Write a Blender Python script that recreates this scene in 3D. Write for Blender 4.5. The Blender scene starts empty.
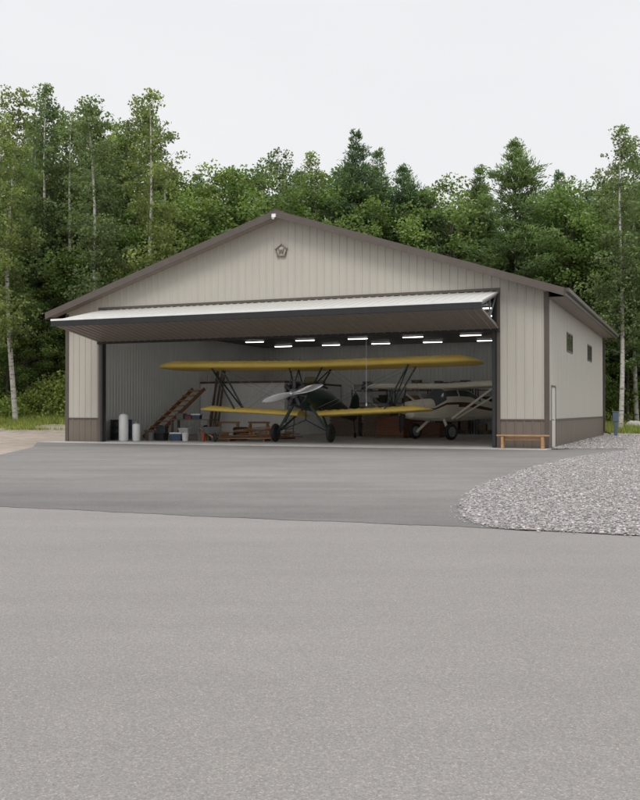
import bpy, math, random
import numpy as np
from mathutils import Vector, Matrix, Euler
random.seed(7); np.random.seed(7)
S=bpy.context.scene; COL=S.collection
# ---------------------------------------------------------------- materials
def newmat(name):
    m=bpy.data.materials.new(name); m.use_nodes=True
    nt=m.node_tree; b=nt.nodes['Principled BSDF']; return m,nt,b
def N(nt,t,**k):
    n=nt.nodes.new(t)
    for a,v in k.items(): setattr(n,a,v)
    return n
def noise(nt,scale,detail=4,rough=.6,vec=None,coord='Object'):
    tc=N(nt,'ShaderNodeTexCoord'); n=N(nt,'ShaderNodeTexNoise')
    n.inputs['Scale'].default_value=scale; n.inputs['Detail'].default_value=detail; n.inputs['Roughness'].default_value=rough
    nt.links.new(vec if vec else tc.outputs[coord],n.inputs['Vector']); return n.outputs['Fac']
def ramp(nt,fac,stops):
    r=N(nt,'ShaderNodeValToRGB'); e=r.color_ramp.elements
    while len(e)<len(stops): e.new(.5)
    for i,(p,c) in enumerate(stops):
        e[i].position=p; e[i].color=(*c,1) if len(c)==3 else c
    nt.links.new(fac,r.inputs[0]); return r.outputs[0]
def mul(nt,a,b,f=1,mode='MULTIPLY'):
    m=N(nt,'ShaderNodeMixRGB'); m.blend_type=mode; m.inputs[0].default_value=f if not hasattr(f,'links') else 1
    if hasattr(f,'links'): nt.links.new(f,m.inputs[0])
    for i,x in ((1,a),(2,b)):
        if isinstance(x,tuple): m.inputs[i].default_value=(*x,1) if len(x)==3 else x
        else: nt.links.new(x,m.inputs[i])
    return m.outputs[0]
def bump(nt,b,h,strength,dist):
    n=N(nt,'ShaderNodeBump'); n.inputs['Strength'].default_value=strength; n.inputs['Distance'].default_value=dist
    nt.links.new(h,n.inputs['Height']); nt.links.new(n.outputs[0],b.inputs['Normal'])
def mat(name,c,rough=.6,metal=0,var=.15,scale=3,bs=0,bscale=40,emit=0):
    m,nt,b=newmat(name)
    f=noise(nt,scale,5)
    lo=tuple(x*(1-var) for x in c); hi=tuple(min(1,x*(1+var)) for x in c)
    nt.links.new(ramp(nt,f,[(.3,lo),(.7,hi)]),b.inputs['Base Color'])
    b.inputs['Roughness'].default_value=rough; b.inputs['Metallic'].default_value=metal
    if bs: bump(nt,b,noise(nt,bscale,3),bs,.01)
    if emit:
        b.inputs['Emission Color'].default_value=(*c,1); b.inputs['Emission Strength'].default_value=emit
    return m
def siding(name,c,rough=.45,dirt=.25):
    m,nt,b=newmat(name)
    tc=N(nt,'ShaderNodeTexCoord'); mp=N(nt,'ShaderNodeMapping'); mp.inputs['Scale'].default_value=(3,3,.25)
    nt.links.new(tc.outputs['Object'],mp.inputs[0])
    f=noise(nt,1.5,6,.65,vec=mp.outputs[0])
    col=ramp(nt,f,[(.3,tuple(x*(1-dirt*.5) for x in c)),(.65,c)])
    sp=N(nt,'ShaderNodeSeparateXYZ'); nt.links.new(tc.outputs['Object'],sp.inputs[0])
    mr=N(nt,'ShaderNodeMapRange'); mr.inputs[1].default_value=0; mr.inputs[2].default_value=.5; mr.inputs[3].default_value=.78; mr.inputs[4].default_value=1
    nt.links.new(sp.outputs[2],mr.inputs[0])
    col=mul(nt,col,mr.outputs[0],.8)
    nt.links.new(col,b.inputs['Base Color']); b.inputs['Roughness'].default_value=rough
    bump(nt,b,noise(nt,2.5,2),.15,.02)
    return m
M={}
M['beige']=siding('beige_steel_siding',(.425,.4,.35),.5,.12)
M['brown']=siding('brown_steel_siding',(.16,.13,.104),.45)
M['trim']=mat('brown_trim',(.085,.068,.056),.4,0,.1)
M['emb']=mat('emblem_brown',(.17,.14,.115),.5,0,.1)
M['soffit']=mat('tan_soffit',(.24,.2,.17),.55,0,.08)
M['leafshade']=mat('shaded_door_siding',(.22,.187,.16),.5,0,.08)  # beige siding coloured darker, underside shade put into the colour
M['doorlit']=siding('skylit_door_siding',(.44,.435,.405),.5,.15)  # same beige siding made paler, sky light on the leaf painted in
M['paledoor']=mat('pale_door_paint',(.56,.54,.49),.45,0,.05)
M['black']=mat('black_rubber',(.012,.012,.014),.6,0,.2)
M['steel']=mat('galvanised_steel',(.35,.36,.37),.4,.8,.15)
M['dsteel']=mat('dark_painted_steel',(.03,.03,.033),.45,.3,.15)
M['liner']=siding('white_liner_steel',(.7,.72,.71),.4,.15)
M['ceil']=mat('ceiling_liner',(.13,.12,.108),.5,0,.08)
M['roofm']=mat('brown_roof_steel',(.11,.085,.07),.4,.2,.1)
M['lamp']=mat('lamp_tube',(1,.97,.9),.5,0,0,emit=5)
M['concrete']=mat('concrete',(.38,.37,.35),.85,0,.14,1.2,.3,60)
M['white']=mat('white_paint',(.72,.72,.71),.4,0,.06)
M['bwhite']=mat('bright_white_panel',(.9,.9,.89),.5,0,.03)
M['offw']=mat('cream_paint',(.78,.74,.63),.35,0,.06)
M['maroon']=mat('maroon_paint',(.11,.028,.02),.35,0,.1)
M['yellow']=mat('yellow_fabric',(.82,.6,.13),.5,0,.08,1.5)
M['green']=mat('dark_green_paint',(.012,.035,.027),.3,0,.2)
M['alu']=mat('polished_aluminium',(.8,.81,.83),.3,.7,.05)
M['castiron']=mat('engine_metal',(.1,.1,.105),.45,.7,.3)
M['red']=mat('red_paint',(.17,.03,.025),.45,0,.2)
M['blue']=mat('blue_plastic',(.035,.07,.13),.45,0,.15)
M['bgrey']=mat('blue_grey_enamel',(.1,.14,.18),.45,0,.1)
M['greyp']=mat('grey_plastic',(.16,.165,.17),.5,0,.15)
M['orange']=mat('orange_plastic',(.38,.11,.03),.45,0,.15)
M['card']=mat('cardboard',(.24,.17,.1),.85,0,.15)
M['tyre']=mat('tyre_rubber',(.018,.018,.018),.75,0,.2)
def wood(name,c):
    m,nt,b=newmat(name)
    tc=N(nt,'ShaderNodeTexCoord'); mp=N(nt,'ShaderNodeMapping'); mp.inputs['Scale'].default_value=(2,18,18)
    nt.links.new(tc.outputs['Object'],mp.inputs[0]); f=noise(nt,1.5,5,.6,vec=mp.outputs[0])
    nt.links.new(ramp(nt,f,[(.3,tuple(x*.6 for x in c)),(.7,tuple(x*1.15 for x in c))]),b.inputs['Base Color'])
    b.inputs['Roughness'].default_value=.65; bump(nt,b,f,.2,.01); return m
M['wood']=wood('pine_wood',(.42,.24,.11)); M['rwood']=wood('reddish_wood',(.25,.115,.06)); M['dwood']=wood('weathered_wood',(.16,.115,.08))
M['owood']=wood('orange_stair_wood',(.5,.25,.1))
def glass():
    m,nt,b=newmat('window_glass')
    g=N(nt,'ShaderNodeBsdfGlossy'); g.inputs['Roughness'].default_value=.03; g.inputs[0].default_value=(.95,1,.97,1)
    t=N(nt,'ShaderNodeBsdfTransparent'); t.inputs[0].default_value=(.45,.5,.48,1)
    lw=N(nt,'ShaderNodeLayerWeight'); lw.inputs[0].default_value=.6
    mx=N(nt,'ShaderNodeMixShader'); nt.links.new(lw.outputs[1],mx.inputs[0]); nt.links.new(t.outputs[0],mx.inputs[1]); nt.links.new(g.outputs[0],mx.inputs[2])
    nt.links.new(mx.outputs[0],nt.nodes['Material Output'].inputs[0]); return m
M['glass']=glass()
m,nt,b=newmat('dark_glass'); b.inputs['Base Color'].default_value=(.1,.115,.12,1); b.inputs['Roughness'].default_value=.08; M['dglass']=m
def asphalt(name,c,spk,warm,big,sc_=120,patch=0):
    m,nt,b=newmat(name)
    tc=N(nt,'ShaderNodeTexCoord')
    v=N(nt,'ShaderNodeTexVoronoi'); v.inputs['Scale'].default_value=sc_; nt.links.new(tc.outputs['Object'],v.inputs['Vector'])
    sepc=N(nt,'ShaderNodeSeparateColor'); nt.links.new(v.outputs['Color'],sepc.inputs[0])
    agg=ramp(nt,sepc.outputs[0],[(0,tuple(x*(1-spk) for x in c)),(.55,c),(.88,tuple(x*1.06 for x in c)),(1,tuple(min(1,x*(1+spk*1.2)) for x in warm))])
    fine=ramp(nt,noise(nt,60,5,.7),[(.3,(.84,.84,.84)),(.7,(1.1,1.1,1.1))])
    col=mul(nt,agg,fine)
    blot=ramp(nt,noise(nt,.35,6,.6),[(.3,(1-big,)*3),(.7,(1+big,)*3)])
    col=mul(nt,col,blot)
    mid=ramp(nt,noise(nt,3.5,5,.7),[(.3,(1-big*.4,)*3),(.7,(1+big*.4,)*3)])
    col=mul(nt,col,mid)
    mp=N(nt,'ShaderNodeMapping'); mp.inputs['Rotation'].default_value=(0,0,.39); mp.inputs['Scale'].default_value=(.12,1.3,1)
    nt.links.new(tc.outputs['Object'],mp.inputs[0])
    st=ramp(nt,noise(nt,1,4,.6,vec=mp.outputs[0]),[(.35,(1-big*.7,)*3),(.65,(1+big*.6,)*3)])
    col=mul(nt,col,st)
    if patch:
        sp=N(nt,'ShaderNodeSeparateXYZ'); nt.links.new(tc.outputs['Object'],sp.inputs[0])
        ma=N(nt,'ShaderNodeMath',operation='MULTIPLY_ADD'); ma.inputs[1].default_value=.375; nt.links.new(sp.outputs[0],ma.inputs[0]); nt.links.new(sp.outputs[1],ma.inputs[2])
        nz=noise(nt,.5,5,.65); mb_=N(nt,'ShaderNodeMath',operation='MULTIPLY_ADD'); mb_.inputs[1].default_value=5; nt.links.new(nz,mb_.inputs[0]); nt.links.new(ma.outputs[0],mb_.inputs[2])
        mr=N(nt,'ShaderNodeMapRange'); mr.inputs[1].default_value=13.5; mr.inputs[2].default_value=19; mr.inputs[3].default_value=.82; mr.inputs[4].default_value=1.1
        nt.links.new(mb_.outputs[0],mr.inputs[0]); col=mul(nt,col,mr.outputs[0])
    nt.links.new(col,b.inputs['Base Color']); b.inputs['Roughness'].default_value=.85; b.inputs['Specular IOR Level'].default_value=.3
    bump(nt,b,v.outputs['Distance'],.4,.004); return m
M['road']=asphalt('worn_asphalt',(.202,.189,.178),.24,(.235,.205,.18),.05,150)
M['drive']=asphalt('new_asphalt',(.15,.141,.135),.2,(.17,.16,.145),.12,patch=1)
def attrmat(name,attr,rough=.9,transl=0,objrand=0,nscale=0,namt=.3,bs=0):
    m,nt,b=newmat(name)
    a=N(nt,'ShaderNodeAttribute'); a.attribute_name=attr; col=a.outputs['Color']
    if nscale: col=mul(nt,col,ramp(nt,noise(nt,nscale,6,.7),[(.3,(1-namt,)*3),(.7,(1+namt,)*3)]))
    if objrand:
        oi=N(nt,'ShaderNodeObjectInfo')
        col=mul(nt,col,ramp(nt,oi.outputs['Random'],[(0,(.78,.84,.86)),(.5,(1,1,1)),(1,(1.2,1.15,.9))]))
    b.inputs['Roughness'].default_value=rough; b.inputs['Specular IOR Level'].default_value=.25
    nt.links.new(col,b.inputs['Base Color'])
    if bs: bump(nt,b,noise(nt,nscale*3,4),bs,.03)
    if transl:
        t=N(nt,'ShaderNodeBsdfTranslucent'); nt.links.new(mul(nt,col,(1.15,1.25,.65)),t.inputs[0])
        mx=N(nt,'ShaderNodeMixShader'); mx.inputs[0].default_value=transl
        nt.links.new(b.outputs[0],mx.inputs[1]); nt.links.new(t.outputs[0],mx.inputs[2]); nt.links.new(mx.outputs[0],nt.nodes['Material Output'].inputs[0])
    return m
M['leaf']=attrmat('leaves','tint',.55,.38,1)
M['ground']=attrmat('ground_soil','tint',.95,0,0,1.7,.3,.6)
M['stone']=attrmat('gravel_stone','tint',.9)
M['barkd']=mat('dark_bark',(.08,.068,.055),.9,0,.35,6,.5,20)
def birchbark():
    m,nt,b=newmat('birch_bark')
    tc=N(nt,'ShaderNodeTexCoord'); mp=N(nt,'ShaderNodeMapping'); mp.inputs['Scale'].default_value=(2,2,7)
    nt.links.new(tc.outputs['Object'],mp.inputs[0])
    nt.links.new(ramp(nt,noise(nt,1.2,5,.7,vec=mp.outputs[0]),[(.36,(.05,.045,.04)),(.46,(.4,.38,.34)),(.8,(.58,.56,.51))]),b.inputs['Base Color'])
    b.inputs['Roughness'].default_value=.8; return m
M['birch']=birchbark()
def gravelmat():
    m,nt,b=newmat('crushed_gravel')
    tc=N(nt,'ShaderNodeTexCoord')
    v=N(nt,'ShaderNodeTexVoronoi'); v.inputs['Scale'].default_value=24; nt.links.new(tc.outputs['Object'],v.inputs['Vector'])
    sc=N(nt,'ShaderNodeSeparateColor'); nt.links.new(v.outputs['Color'],sc.inputs[0])
    c=ramp(nt,sc.outputs[0],[(0,(.15,.14,.135)),(.4,(.26,.245,.235)),(.75,(.36,.34,.325)),(1,(.48,.46,.44))])
    d=ramp(nt,v.outputs['Distance'],[(0,(1.1,)*3),(.45,(.9,)*3),(.7,(.5,)*3)])
    nt.links.new(mul(nt,c,d),b.inputs['Base Color']); b.inputs['Roughness'].default_value=.95
    i=N(nt,'ShaderNodeMath',operation='MULTIPLY'); i.inputs[1].default_value=-1; nt.links.new(v.outputs['Distance'],i.inputs[0])
    bump(nt,b,i.outputs[0],1,.04); return m
M['gravel']=gravelmat()
# ---------------------------------------------------------------- mesh builder
class MB:
    def __init__(s): s.v=[];s.f=[];s.mi=[];s.sm=[]
    def add(s,vs,fs,mi=0,sm=False):
        o=len(s.v); s.v+= [tuple(v) for v in vs]
        for k,f in enumerate(fs):
            s.f.append(tuple(i+o for i in f)); s.mi.append(mi[k] if isinstance(mi,list) else mi); s.sm.append(sm)
        return s
    def box(s,x0,x1,y0,y1,z0,z1,mi=0):
        return s.add([(x0,y0,z0),(x1,y0,z0),(x1,y1,z0),(x0,y1,z0),(x0,y0,z1),(x1,y0,z1),(x1,y1,z1),(x0,y1,z1)],
          [(0,3,2,1),(4,5,6,7),(0,1,5,4),(1,2,6,5),(2,3,7,6),(3,0,4,7)],mi)
    def beam(s,p,q,w,h,mi=0,up=(0,0,1)):
        p=Vector(p);q=Vector(q);d=(q-p).normalized();u=Vector(up)
        if abs(d.dot(u))>.98:u=Vector((0,1,0))
        a=d.cross(u).normalized();b=a.cross(d)
        vs=[c+a*(w/2*i)+b*(h/2*j) for c in(p,q) for i,j in((-1,-1),(1,-1),(1,1),(-1,1))]
        return s.add(vs,[(0,1,2,3),(7,6,5,4),(0,4,5,1),(1,5,6,2),(2,6,7,3),(3,7,4,0)],mi)
    def cyl(s,p,q,r1,r2=None,n=12,mi=0,caps=True):
        r2=r1 if r2 is None else r2
        p=Vector(p);q=Vector(q);d=(q-p).normalized();u=Vector((0,0,1)) if abs(d.z)<.95 else Vector((1,0,0))
        a=d.cross(u).normalized();b=a.cross(d);vs=[]
        for c,r in((p,r1),(q,r2)):
            for i in range(n):
                t=2*math.pi*i/n; vs.append(c+a*(r*math.cos(t))+b*(r*math.sin(t)))
        s.add(vs,[(i,i+n,(i+1)%n+n,(i+1)%n) for i in range(n)],mi,True)
        if caps: s.add(vs,[tuple(range(n)),tuple(reversed(range(n,2*n)))],mi)
        return s
    def loft(s,rings,mi=0,caps=True,sm=True,fn=None):
        n=len(rings[0]); vs=[p for r in rings for p in r]; fs=[];ms=[]
        for i in range(len(rings)-1):
            for j in range(n):
                k=(j+1)%n; fs.append((i*n+j,i*n+k,(i+1)*n+k,(i+1)*n+j)); ms.append(fn(i,j) if fn else mi)
        s.add(vs,fs,ms,sm)
        if caps: s.add(rings[0],[tuple(reversed(range(n)))],mi); s.add(rings[-1],[tuple(range(n))],mi)
        return s
    def torus(s,c,ax,R,r,n=28,m=10,mi=0,flat=1):
        c=Vector(c);ax=Vector(ax).normalized();u=Vector((0,0,1)) if abs(ax.z)<.9 else Vector((1,0,0))
        a=ax.cross(u).normalized();b=a.cross(ax);vs=[];fs=[]
        for i in range(n):
            t=2*math.pi*i/n;d=a*math.cos(t)+b*math.sin(t)
            for j in range(m):
                p=2*math.pi*j/m; vs.append(c+d*(R+r*math.cos(p))+ax*(r*flat*math.sin(p)))
        for i in range(n):
            for j in range(m): fs.append((i*m+j,((i+1)%n)*m+j,((i+1)%n)*m+(j+1)%m,i*m+(j+1)%m))
        return s.add(vs,fs,mi,True)
    def ell(s,c,r,n=14,m=8,mi=0):
        rings=[]
        for i in range(1,m):
            p=math.pi*i/m; rings.append([(c[0]+r[0]*math.sin(p)*math.cos(2*math.pi*j/n),c[1]+r[1]*math.sin(p)*math.sin(2*math.pi*j/n),c[2]-r[2]*math.cos(p)) for j in range(n)])
        return s.loft(rings,mi)
    def obj(s,name,mats,parent=None,loc=(0,0,0),rot=(0,0,0),bevel=0,label=None):
        me=bpy.data.meshes.new(name); me.from_pydata([tuple(v) for v in s.v],[],s.f)
        for k in (mats if isinstance(mats,list) else [mats]): me.materials.append(M[k])
        me.polygons.foreach_set('material_index',s.mi); me.polygons.foreach_set('use_smooth',s.sm); me.update()
        o=bpy.data.objects.new(name,me); COL.objects.link(o); o.location=loc; o.rotation_euler=rot
        if parent: o.parent=parent
        if bevel:
            bv=o.modifiers.new('b','BEVEL'); bv.width=bevel; bv.segments=2; bv.limit_method='ANGLE'
        if label:o['label']=label
        return o
def thing(name,label,cat,loc=(0,0,0),rz=0,group=None):
    e=bpy.data.objects.new(name,None); COL.objects.link(e); e.location=loc; e.rotation_euler=(0,0,rz); e.empty_display_size=.3
    e['label']=label; e['category']=cat
    if group:e['group']=group
    return e
def copytree(src,loc,rz=None,scale=None):
    n=src.copy(); COL.objects.link(n); n.location=loc
    if rz is not None:n.rotation_euler=(n.rotation_euler[0],n.rotation_euler[1],rz)
    if scale:n.scale=scale
    def rec(a,b):
        for ch in a.children:
            c=ch.copy(); COL.objects.link(c); c.parent=b; rec(ch,c)
    rec(src,n); return n
def npobj(name,verts,faces,matk,tint=None,parent=None):
    me=bpy.data.meshes.new(name); nv=len(verts); nf,k=faces.shape
    me.vertices.add(nv); me.vertices.foreach_set('co',verts.astype(np.float32).ravel())
    me.loops.add(nf*k); me.loops.foreach_set('vertex_index',faces.astype(np.int32).ravel())
    me.polygons.add(nf); me.polygons.foreach_set('loop_start',np.arange(0,nf*k,k,dtype=np.int32)); me.polygons.foreach_set('loop_total',np.full(nf,k,dtype=np.int32))
    me.update(calc_edges=True); me.materials.append(M[matk])
    if tint is not None:
        ca=me.color_attributes.new('tint','FLOAT_COLOR','POINT')
        ca.data.foreach_set('color',np.concatenate([tint,np.ones((nv,1))],1).astype(np.float32).ravel())
    o=bpy.data.objects.new(name,me); COL.objects.link(o)
    if parent:o.parent=parent
    return o
# ---------------------------------------------------------------- building frame
TH=math.radians(22.2); RZ=-TH; CU=math.cos(TH); SU=math.sin(TH)
OX,OY=-10.72,39.46
def B(u,v,z=0): return (OX+u*CU+v*SU, OY-u*SU+v*CU, z)
def UV(x,y): dx=x-OX;dy=y-OY; return dx*CU-dy*SU, dx*SU+dy*CU
W=20.0; L=19.3; ZF=.03
def roofz(u): return 5.595+.3255*(u if u<=10 else 20-u)   # top of roof
hangar=thing('hangar','tan steel hangar with brown trim and open bifold door','hangar',B(0,0,0),RZ)
def ribwall(mb,o,d,n,Ln,ztop,zbot=0,openings=(),pitch=.3,h=.02,mi=0,off=0):
    o=Vector(o);d=Vector(d);n=Vector(n)
    base=[0]; s=off
    while s<Ln+1:
        for ds in(0,.02,.055,.075): base.append(s+ds)
        s+=pitch
    def prof(x):
        t=(x-off)%pitch
        if x<off: return 0
        if t<=.0201: return h*t/.02
        if t<=.0551: return h
        if t<=.0751: return h*(.075-t)/.02
        return 0
    cuts=sorted(set([0,Ln]+[a for op in openings for a in op[:2]]))
    pts=sorted(set([round(x,4) for x in base if 0<=x<=Ln]+[round(c,4) for c in cuts]+([10.0] if Ln>19.9 else [])))
    for a,b in zip(pts[:-1],pts[1:]):
        if b-a<1e-4: continue
        mid=(a+b)/2; iv=[(lambda x:zbot,ztop)]
        for (s0,s1,z0,z1) in openings:
            if s0<mid<s1:
                new=[]
                for lo,hi in iv:
                    if z0>lo(mid)+1e-3: new.append((lo,(lambda x,z0=z0:z0)))
                    if z1<hi(mid)-1e-3: new.append(((lambda x,z1=z1:z1),hi))
                iv=[k for k in new if k[1](mid)-k[0](mid)>1e-3]
        for lo,hi in iv:
            q=[]
            for x,f in((a,lo),(b,lo),(b,hi),(a,hi)):
                p=o+d*x+n*prof(x); q.append((p.x,p.y,f(x)))
            mb.add(q,[(0,1,2,3)],mi)
OU0,OU1,OH=1.75,18.25,5.5
under=lambda u: roofz(u)-.16
WZ=.98
mb=MB(); ribwall(mb,(0,0,0),(1,0,0),(0,-1,0),W,under,WZ,[(OU0,OU1,0,OH)]); mb.obj('front_wall','beige',hangar)
mb=MB(); ribwall(mb,(0,-.004,0),(1,0,0),(0,-1,0),OU0,lambda x:WZ,0); mb.obj('wainscot','brown',hangar)
mb=MB(); ribwall(mb,(OU1,-.004,0),(1,0,0),(0,-1,0),W-OU1,lambda x:WZ,0); mb.obj('wainscot','brown',hangar)
wins=[(4.85,6.45,3.68,4.32),(12.0,13.6,3.68,4.32)]; dr=(.62,1.66,-1,2.2)
mb=MB(); ribwall(mb,(W,0,0),(0,1,0),(1,0,0),L,lambda x:5.4,WZ,wins+[dr],h=.014); mb.obj('side_wall','beige',hangar)
mb=MB(); ribwall(mb,(W+.004,0,0),(0,1,0),(1,0,0),dr[0],lambda x:WZ,0,h=.014); mb.obj('wainscot','brown',hangar)
mb=MB(); ribwall(mb,(W+.004,dr[1],0),(0,1,0),(1,0,0),L-dr[1],lambda x:WZ,0,h=.014); mb.obj('wainscot','brown',hangar)
mb=MB(); ribwall(mb,(0,0,0),(0,1,0),(-1,0,0),L,lambda x:5.4,WZ); mb.obj('side_wall','beige',hangar)
mb=MB(); ribwall(mb,(-.004,0,0),(0,1,0),(-1,0,0),L,lambda x:WZ,0); mb.obj('wainscot','brown',hangar)
mb=MB(); ribwall(mb,(0,L,0),(1,0,0),(0,1,0),W,under,0); mb.obj('back_wall','beige',hangar)
mb=MB(); t=.2; CZ=5.15
ribwall(mb,(t,t,0),(0,1,0),(1,0,0),L-2*t,lambda x:CZ,ZF,pitch=.23)
ribwall(mb,(t,L-t,0),(1,0,0),(0,-1,0),W-2*t,lambda x:CZ,ZF,pitch=.23)
ribwall(mb,(W-t,t,0),(0,1,0),(-1,0,0),L-2*t,lambda x:CZ,ZF,[(a-t,b-t,c,d) for a,b,c,d in wins]+[(dr[0]-t,dr[1]-t,-1,2.2)],pitch=.23)
ribwall(mb,(t,t,0),(1,0,0),(0,1,0),W-2*t,lambda x:CZ,ZF,[(OU0-t,OU1-t,-1,OH)],pitch=.23)
mb.obj('wall_liner','liner',hangar)
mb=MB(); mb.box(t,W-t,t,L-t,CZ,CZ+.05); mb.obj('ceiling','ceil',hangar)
mb=MB(); mb.box(.05,W-.05,.03,L-.05,-.1,ZF); mb.obj('floor_slab','concrete',hangar)
# roof
mb=MB()
def slope(u0,u1,v0,v1,dz0,dz1,mi=0):
    z0=roofz(u0) if u0>=0 else 5.595+.3255*u0
    z1=roofz(u1) if u1<=20 else 5.595-.3255*(u1-20)
    vs=[(u0,v0,z0+dz0),(u1,v0,z1+dz0),(u1,v1,z1+dz0),(u0,v1,z0+dz0),(u0,v0,z0+dz1),(u1,v0,z1+dz1),(u1,v1,z1+dz1),(u0,v1,z0+dz1)]
    mb.add(vs,[(0,3,2,1),(4,5,6,7),(0,1,5,4),(1,2,6,5),(2,3,7,6),(3,0,4,7)],mi)
slope(-.58,10,-.58,L+.58,-.12,0); slope(10,20.58,-.58,L+.58,-.12,0)
v=-.4
while v<L+.5:
    slope(-.58,10,v,v+.05,.0,.025); slope(10,20.58,v,v+.05,.0,.025); v+=.3
roof=mb.obj('roof','roofm',hangar)
mb=MB()
slope(-.62,10,-.64,-.583,-.24,.03); slope(10,20.62,-.64,-.583,-.24,.03)
slope(-.62,10,L+.583,L+.64,-.24,.03); slope(10,20.62,L+.583,L+.64,-.24,.03)
mb.box(-.66,-.583,-.58,L+.58,5.17,5.42); mb.box(20.583,20.66,-.58,L+.58,5.17,5.42)
slope(9.8,10,-.65,L+.65,.03,.06); slope(10,10.2,-.65,L+.65,.03,.06)
mb.obj('fascia','trim',roof)
mb=MB(); slope(-.57,10,-.58,-.003,-.16,-.13); slope(10,20.57,-.58,-.003,-.16,-.13)
mb.box(-.58,-.025,0,L,5.18,5.2); mb.box(20.025,20.58,0,L,5.18,5.2)
mb.obj('soffit','soffit',roof)
mb=MB(); mb.beam((20.72,-.5,5.36),(20.72,L+.5,5.32),.11,.12)
mb.obj('gutter','trim',roof)
mb=MB(); mb.beam((20.72,L-.1,5.3),(20.1,L-.1,4.95),.08,.09); mb.beam((20.08,L-.1,4.95),(20.08,L-.1,.2),.08,.08); mb.beam((20.08,L-.1,.2),(20.4,L-.1,.1),.08,.08)
mb.obj('downspout','trim',hangar)
for (a,b_,c,d_) in ((-.035,.12,-.035,.12),(W-.12,W+.035,-.035,.12),(W-.12,W+.035,L-.12,L+.035),(-.035,.12,L-.12,L+.035)):
    mb=MB(); mb.box(a,b_,c,d_,0.0,5.38); mb.obj('corner_trim','trim',hangar,bevel=.006)
mb=MB(); mb.box(OU0-.12,OU0,-.04,.22,0,OH+.1); mb.obj('door_jamb','trim',hangar)
mb=MB(); mb.box(OU1,OU1+.12,-.04,.22,0,OH+.1); mb.obj('door_jamb','trim',hangar)
mb=MB(); mb.box(OU0,OU1,-.035,.22,OH,OH+.1); mb.obj('door_header','trim',hangar)
for u in (OU0+.09,OU1-.09):
    mb=MB(); mb.box(u-.08,u+.08,-.03,.1,0.03,OH); mb.box(u-.05,u+.05,-.1,-.03,.03,OH); mb.obj('door_guide_rail','dsteel',hangar)
for (a,b_) in ((0.1,OU0-.13),(OU1+.13,W-.13)):
    mb=MB(); mb.box(a,b_,-.03,-.01,WZ-.02,WZ+.04); mb.obj('wainscot_trim','trim',hangar)
mb=MB(); mb.box(W+.01,W+.03,dr[1]+.1,L-.13,WZ-.02,WZ+.04); mb.obj('wainscot_trim','trim',hangar)
# bifold door
def panel(mbx,v0,z0,v1,z1,th,ribs,sgn,u0=1.68,u1=18.32):
    p=Vector((0,v0,z0));q=Vector((0,v1,z1));d=(q-p).normalized();nn=Vector((0,-d.z,d.y))
    if nn.z*sgn<0: nn=-nn
    a=[(u0,v0,z0),(u1,v0,z0),(u1,v1,z1),(u0,v1,z1)]
    lo=[Vector(k)-nn*th for k in a]
    mbx.add(a+lo,[(0,1,2,3),(7,6,5,4),(0,4,5,1),(1,5,6,2),(2,6,7,3),(3,7,4,0)])
    u=u0+.15
    while u<u1-.1:
        c=[(u,v0,z0),(u+.02,v0,z0),(u+.055,v0,z0),(u+.075,v0,z0)]; hh=[0,.02,.02,0]
        r0=[Vector(k)+nn*(h_+.001) for k,h_ in zip(c,hh)]
        r1=[Vector((k[0],v1,z1))+nn*(h_+.001) for k,h_ in zip(c,hh)]
        mbx.add(r0+r1,[(0,1,5,4),(1,2,6,5),(2,3,7,6)]); u+=.3
mb=MB(); panel(mb,-.02,5.48,-3.0,4.80,.06,1,1)
bd=mb.obj('bifold_door','doorlit',hangar)
mb=MB(); panel(mb,-.12,4.16,-3.0,4.60,.06,1,-1); mb.obj('lower_leaf','leafshade',bd)
mb=MB(); mb.box(1.62,18.38,-3.1,-3.005,4.56,4.77); mb.beam((1.64,-.1,4.12),(18.36,-.1,4.12),.1,.1); mb.obj('rubber_seal','black',bd)
mb=MB(); mb.box(1.6,18.4,-3.08,-3.0,4.775,4.85); mb.obj('leaf_edge_trim','white',bd)
mb=MB()
for u in np.linspace(1.75,18.25,8):
    mb.beam((u,-.1,5.36),(u,-2.95,4.7),.06,.08); mb.beam((u,-.15,4.28),(u,-2.95,4.68),.06,.08)
    mb.beam((u,-1.2,5.1),(u,-1.2,4.45),.05,.05); mb.beam((u,-1.2,4.45),(u,-.2,5.32),.04,.04)
for v_,z_ in((-.2,5.34),(-2.9,4.72),(-.2,4.3),(-1.5,5.03)): mb.beam((1.75,v_,z_),(18.25,v_,z_),.06,.08)
mb.obj('door_truss','steel',bd)
mb=MB(); mb.cyl((13.3,.35,4.95),(13.3,.35,1.6),.007,n=6); mb.cyl((13.3,.35,1.6),(13.3,.35,1.48),.03,n=8); mb.obj('pull_cord','white',bd)
for (a,b_,c,d_) in wins:
    mb=MB()
    for (y0,y1,z0,z1) in((a-.05,b_+.05,c-.06,c),(a-.05,b_+.05,d_,d_+.06),(a-.05,a,c,d_),(b_,b_+.05,c,d_),((a+b_)/2-.02,(a+b_)/2+.02,c,d_)):
        mb.box(W-.05,W+.03,y0,y1,z0,z1)
    wf=mb.obj('window','trim',hangar)
    mb=MB(); mb.box(W-.01,W+.005,a,b_,c,d_); mb.obj('pane','glass',wf)
mb=MB(); mb.box(W-.02,W+.012,dr[0]+.05,dr[1]-.05,.04,2.14); sd=mb.obj('service_door','paledoor',hangar)
mb=MB()
for (y0,y1,z0,z1) in((dr[0],dr[0]+.05,0,2.2),(dr[1]-.05,dr[1],0,2.2),(dr[0]+.05,dr[1]-.05,2.14,2.2)): mb.box(W-.2,W+.03,y0,y1,z0,z1)
mb.obj('frame','trim',sd)
mb=MB(); mb.cyl((W-.01,dr[0]+.14,1.0),(W+.06,dr[0]+.14,1.0),.025); mb.ell((W+.07,dr[0]+.14,1.0),(.03,.035,.035)); mb.obj('handle','steel',sd)
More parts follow.
